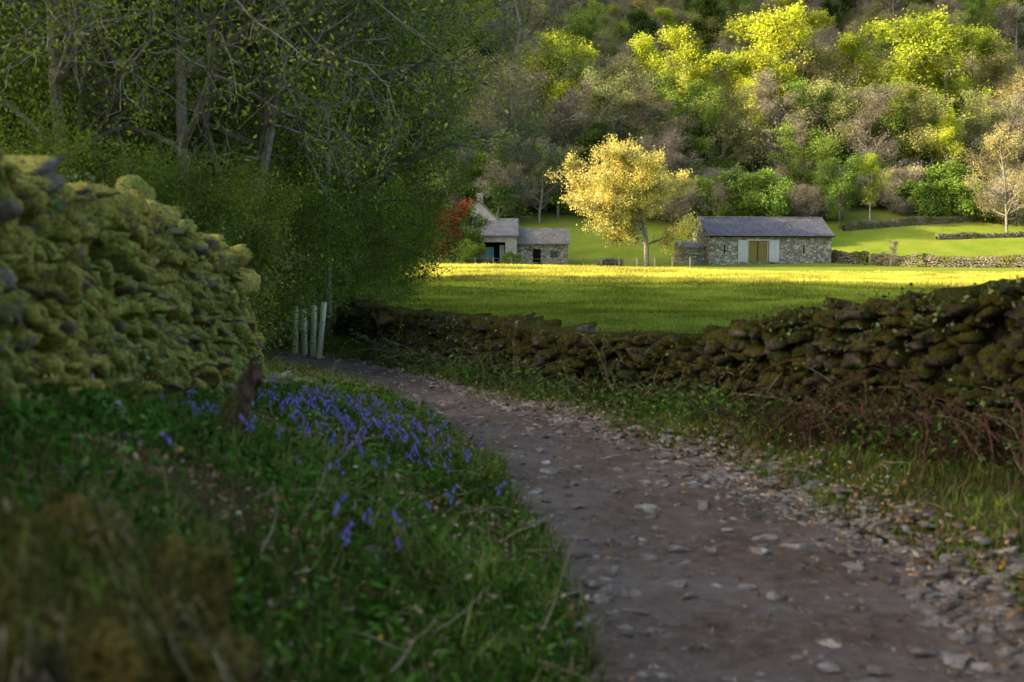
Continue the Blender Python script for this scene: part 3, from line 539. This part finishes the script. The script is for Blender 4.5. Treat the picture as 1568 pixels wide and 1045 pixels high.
# ------------------------------------------------------------ buildings
def masonry(name,c1,c2,sx=2.6,sz=5.5):
    m,nt=newmat(name); tc=N(nt,'ShaderNodeTexCoord'); mp=N(nt,'ShaderNodeMapping'); mp.inputs['Scale'].default_value=(sx,sx,sz); nt.links.new(tc.outputs['Object'],mp.inputs[0])
    vo=N(nt,'ShaderNodeTexVoronoi'); vo.inputs['Scale'].default_value=1.; nt.links.new(mp.outputs[0],vo.inputs['Vector'])
    ve=N(nt,'ShaderNodeTexVoronoi',feature='DISTANCE_TO_EDGE'); ve.inputs['Scale'].default_value=1.; nt.links.new(mp.outputs[0],ve.inputs['Vector'])
    c=ramp(nt,vo.outputs['Color'],[(.1,c1),(.9,c2)]); e=ramp(nt,ve.outputs['Distance'],[(.02,(.35,.35,.35)),(.12,(1,1,1))]); c=mix(nt,1.0,c,e,'MULTIPLY')
    n=noise(nt,tc.outputs['Object'],.8,4); c=mix(nt,1.0,c,ramp(nt,n,[(.3,(.75,.75,.75)),(.7,(1.15,1.15,1.1))]),'MULTIPLY'); finish(nt,c,.9,e,.8,.04); return m
def slate(name,c1,c2):
    m,nt=newmat(name); tc=N(nt,'ShaderNodeTexCoord'); b=N(nt,'ShaderNodeTexBrick'); b.inputs['Scale'].default_value=2.2; b.inputs['Color1'].default_value=(*c1,1); b.inputs['Color2'].default_value=(*c2,1); b.inputs['Mortar'].default_value=(.05,.05,.06,1); b.inputs['Mortar Size'].default_value=.03
    nt.links.new(tc.outputs['Object'],b.inputs[0]); n=noise(nt,tc.outputs['Object'],1.3,5); c=mix(nt,1.0,b.outputs['Color'],ramp(nt,n,[(.3,(.7,.7,.7)),(.7,(1.2,1.2,1.2))]),'MULTIPLY'); finish(nt,c,.6,b.outputs['Fac'],.4,.02); return m
M_mas=masonry('barn_masonry',(.17,.16,.14),(.5,.47,.42)); M_slate=slate('slate_roof',(.09,.09,.12),(.15,.15,.19)); M_slate2=slate('slate_roof_pale',(.17,.17,.18),(.27,.27,.28))
def planks(name,c1,c2):
    m,nt=newmat(name); tc=N(nt,'ShaderNodeTexCoord'); w=N(nt,'ShaderNodeTexWave'); w.inputs['Scale'].default_value=2.2; w.inputs['Distortion'].default_value=.3; nt.links.new(tc.outputs['Object'],w.inputs[0]); n=noise(nt,tc.outputs['Object'],3,5)
    c=mix(nt,n,c1,c2); c=mix(nt,1.0,c,ramp(nt,w.outputs['Fac'],[(.03,(.3,.3,.3)),(.15,(1,1,1))]),'MULTIPLY'); finish(nt,c,.7,w.outputs['Fac'],.3,.02); return m
M_ochre=planks('door_boards_ochre',(.17,.13,.04),(.27,.22,.08)); M_shut=planks('shutter_pale',(.4,.42,.45),(.58,.6,.63)); 
m,nt=newmat('dark_interior'); finish(nt,(.01,.01,.01),.9); M_dk=m
m,nt=newmat('window_glass'); finish(nt,(.04,.07,.08),.1,spec=.6); M_gl=m
m,nt=newmat('teal_paint'); finish(nt,(.08,.24,.27),.5); M_teal=m
m,nt=newmat('limewash'); p=pos(nt); finish(nt,ramp(nt,noise(nt,p,2,5),[(.3,(.3,.3,.29)),(.7,(.45,.45,.44))]),.9); M_lime=m
def box(name,x0,x1,y0,y1,z0,z1,mat,par):
    V=[(x,y,z) for z in (z0,z1) for x,y in ((x0,y0),(x1,y0),(x1,y1),(x0,y1))]; F=[(0,3,2,1),(4,5,6,7),(0,1,5,4),(1,2,6,5),(2,3,7,6),(3,0,4,7)]
    return mesh_np(name,V,[F],[mat],None,False,par)
def prism(name,poly,y0,y1,mat,par,axis='x'):
    n=len(poly); V=[]
    for e in (y0,y1):
        for a,z in poly: V.append((e,a,z) if axis=='x' else (a,e,z))
    F=[tuple(range(n))]; F2=[tuple(range(2*n-1,n-1,-1))]; Q=[(i,(i+1)%n,n+(i+1)%n,n+i) for i in range(n)]
    if n==4: return mesh_np(name,V,[F+F2+Q],[mat],None,False,par)
    return mesh_np(name,V,[F+F2,Q],[mat],None,False,par)
bz=float(hgt(21,118))-.05; barn=empty('stone_barn',(px(1085,118),118,bz),math.atan2(.19,.98)); Lb,Db,Hb,Rb=13.6,5.6,3.1,5.0
box('front_wall_left',0,4.3,0,.5,-.6,Hb,M_mas,barn); box('front_wall_right',6.5,Lb,0,.5,-.6,Hb,M_mas,barn); box('front_wall_sill',4.3,6.5,.003,.5,-.6,.35,M_mas,barn); box('front_wall_lintel_course',4.3,6.5,.003,.5,2.6,Hb,M_mas,barn)
box('lintel',4.1,6.7,-.03,.1,2.55,2.75,M_lime,barn)
box('door_left',4.3,5.39,.14,.2,.35,2.55,M_ochre,barn); box('door_right',5.41,6.5,.14,.2,.35,2.55,M_ochre,barn); box('door_frame_l',4.3,4.38,.08,.14,.35,2.55,M_shut,barn); box('door_frame_r',6.42,6.5,.08,.14,.35,2.55,M_shut,barn)
for i,z in enumerate((.7,2.1)): box('ledge_%d'%i,4.4,6.4,.11,.137,z,z+.14,M_ochre,barn)
box('dark_gap',5.36,5.44,.1,.135,.4,2.5,M_dk,barn)
box('shutter_left',3.15,4.22,-.07,-.01,.4,2.65,M_shut,barn); box('shutter_right',6.58,7.7,-.07,-.01,.4,2.65,M_shut,barn)
for i,(a,b) in enumerate(((3.2,4.17),(6.63,7.65))):
    for z in (.7,2.2): box('shutter_batten_%d'%i,a,b,-.1,-.072,z,z+.13,M_shut,barn)
box('vent_slit',10.4,10.55,-.012,.1,1.2,2.1,M_dk,barn); box('low_opening',6.7,7.4,-.012,.1,-.1,.25,M_dk,barn); box('vent_slit_2',1.6,1.75,-.012,.1,1.2,2.1,M_dk,barn)
box('back_wall',0,Lb,Db-.5,Db,-.6,Hb,M_mas,barn)
for nm,a,b in (('gable_left',.002,.5),('gable_right',Lb-.5,Lb-.002)): prism(nm,[(.502,-.6),(Db-.502,-.6),(Db-.502,Hb+.3),(Db/2,Rb-.1),(.502,Hb+.3)],a,b,M_mas,barn)
box('interior_dark',.6,Lb-.6,.6,Db-.6,-.5,Hb-.1,M_dk,barn)
def rf(nm,par,x0,x1,ya,za,yb,zb,t,mat):
    return prism(nm,[(ya,za),(yb,zb),(yb,zb+t),(ya,za+t)],x0,x1,mat,par)
rf('roof_front',barn,-.25,Lb+.25,-.3,Hb-.1,Db/2,Rb,.12,M_slate); rf('roof_back',barn,-.25,Lb+.25,Db+.3,Hb-.1,Db/2+.003,Rb,.12,M_slate)
box('ridge_tiles',-.27,Lb+.27,Db/2-.14,Db/2+.14,Rb+.06,Rb+.2,M_slate2,barn)
sl=(Rb-Hb+.1)/(Db/2+.3)
def onroof(y): return Hb-.1+(y+.3)*sl+.12
prism('skylight',[(1.0,onroof(1.0)+.01),(1.6,onroof(1.6)+.01),(1.6,onroof(1.6)+.06),(1.0,onroof(1.0)+.06)],9.3,9.75,M_slate2,barn)
prism('skylight_glass',[(1.06,onroof(1.06)+.065),(1.54,onroof(1.54)+.065),(1.54,onroof(1.54)+.08),(1.06,onroof(1.06)+.08)],9.36,9.69,M_gl,barn)
box('gutter',-.2,Lb+.2,-.42,-.3,Hb-.14,Hb-.04,M_dk,barn)
prism('outshut',[(1.2,-.6),(4.6,-.6),(4.6,2.5),(1.2,1.9)],-2.2,0-.003,M_mas,barn); rf('outshut_roof',barn,-2.4,-.004,1.0,1.87,4.8,2.55,.1,M_slate2)
fz=float(hgt(-3,120)); fh=empty('stone_farmhouse',(0,120,fz))
M_mas2=masonry('farm_masonry',(.2,.19,.17),(.42,.4,.37))
prism('gable_block',[(-5.6,-.6),(-1.6,-.6),(-1.6,4.7),(-3.6,6.6),(-5.6,4.7)],2.0,12,M_lime,fh,'y')
for nm,a,za,b,zb in (('roof_w',-5.95,4.45,-3.6,6.68),('roof_e',-1.25,4.45,-3.603,6.68)): prism(nm,[(a,za),(b,zb),(b,zb+.14),(a,za+.14)],1.8,12.2,M_slate2,fh,'y')
box('chimney',-3.95,-3.25,8,8.8,6.5,7.8,M_mas2,fh); box('gable_window',-3.95,-3.3,1.95,1.998,3.4,4.4,M_gl,fh); box('window_frame',-4.03,-3.22,1.96,1.994,3.3,3.39,M_shut,fh)
box('front_wall_a',-4.3,-2.9,-1.5,1.99,-.6,2.9,M_lime,fh); box('front_wall_b',-.7,.5,-1.5,1.99,-.6,2.9,M_lime,fh); box('front_wall_top',-2.9,-.7,-1.497,1.99,2.2,2.9,M_lime,fh); box('porch_dark',-2.9,-.7,-.6,1.9,-.6,2.2,M_dk,fh); box('porch_panel',-2.75,-1.9,-.75,-.61,.2,1.7,M_teal,fh); box('porch_white_door',-1.3,-.8,-.75,-.61,-.3,1.9,M_shut,fh)
rf('leanto_roof',fh,-4.5,.7,-1.8,2.8,2.6,4.7,.12,M_slate2)
box('wing_wall',.52,5.9,-.5,4,-.6,2.1,M_mas2,fh); prism('wing_gable',[(-.48,2.1),(3.98,2.1),(1.75,3.6)],.53,5.88,M_mas2,fh); rf('wing_roof_front',fh,.45,6.1,-.75,1.98,1.75,3.65,.1,M_slate2); rf('wing_roof_back',fh,.45,6.1,4.25,1.98,1.753,3.65,.1,M_slate2)
box('wing_door',2.2,3.0,-.54,-.503,-.5,1.5,M_dk,fh); box('wing_window',4.0,4.8,-.54,-.503,.6,1.3,M_gl,fh)
fe=empty('post_and_wire_fence')
for i in range(20):
    x=-14+i*1.55; y=97+.1*i; z=float(hgt(x,y)); box('post_%d'%i,x-.06,x+.06,y-.06,y+.06,z-.2,z+1.15,bark_grey,fe)
    if i:
        for q in (.45,.75,1.05): 
            mb=MB(); tubes(mb,[(px_,py_,pz_+q,x,y,z+q,.012,.012)]); mb.obj('wire',[bark_grey],parent=fe)
    px_,py_,pz_=x,y,z
# ------------------------------------------------------------ light, sky, camera
w=bpy.data.worlds.new('World'); sc.world=w; w.use_nodes=True; nt=w.node_tree; nt.nodes.clear()
sky=nt.nodes.new('ShaderNodeTexSky'); sky.sky_type='NISHITA'; sky.sun_disc=False; sky.sun_elevation=SE; sky.sun_rotation=math.atan2(-SAX,-SAY); sky.air_density=1.0; sky.dust_density=4
tint=mix(nt,1.0,sky.outputs[0],(1.1,1.0,.88),'MULTIPLY')
bg=nt.nodes.new('ShaderNodeBackground'); bg.inputs[1].default_value=.54; o=nt.nodes.new('ShaderNodeOutputWorld'); nt.links.new(tint,bg.inputs[0]); nt.links.new(bg.outputs[0],o.inputs[0])
ld=bpy.data.lights.new('sun','SUN'); ld.energy=14; ld.angle=math.radians(.53); ld.color=(1,.80,.47); so=bpy.data.objects.new('sun',ld); sc.collection.objects.link(so)
dv=Vector((SAX*math.cos(SE),SAY*math.cos(SE),-math.sin(SE))); so.rotation_euler=dv.to_track_quat('-Z','Y').to_euler(); so.location=(-60,-20,60)
cd=bpy.data.cameras.new('camera'); cam=bpy.data.objects.new('camera',cd); sc.collection.objects.link(cam); cam.location=(0,0,1.5); cam.rotation_euler=(math.radians(90-4.02),0,0)
cd.lens=40; cd.sensor_width=36; cd.clip_end=2000; cd.clip_start=.05; cd.dof.use_dof=True; cd.dof.focus_distance=50; cd.dof.aperture_fstop=2.4
sc.camera=cam
sc.view_settings.view_transform='Standard'; sc.view_settings.look='None'; sc.view_settings.exposure=0
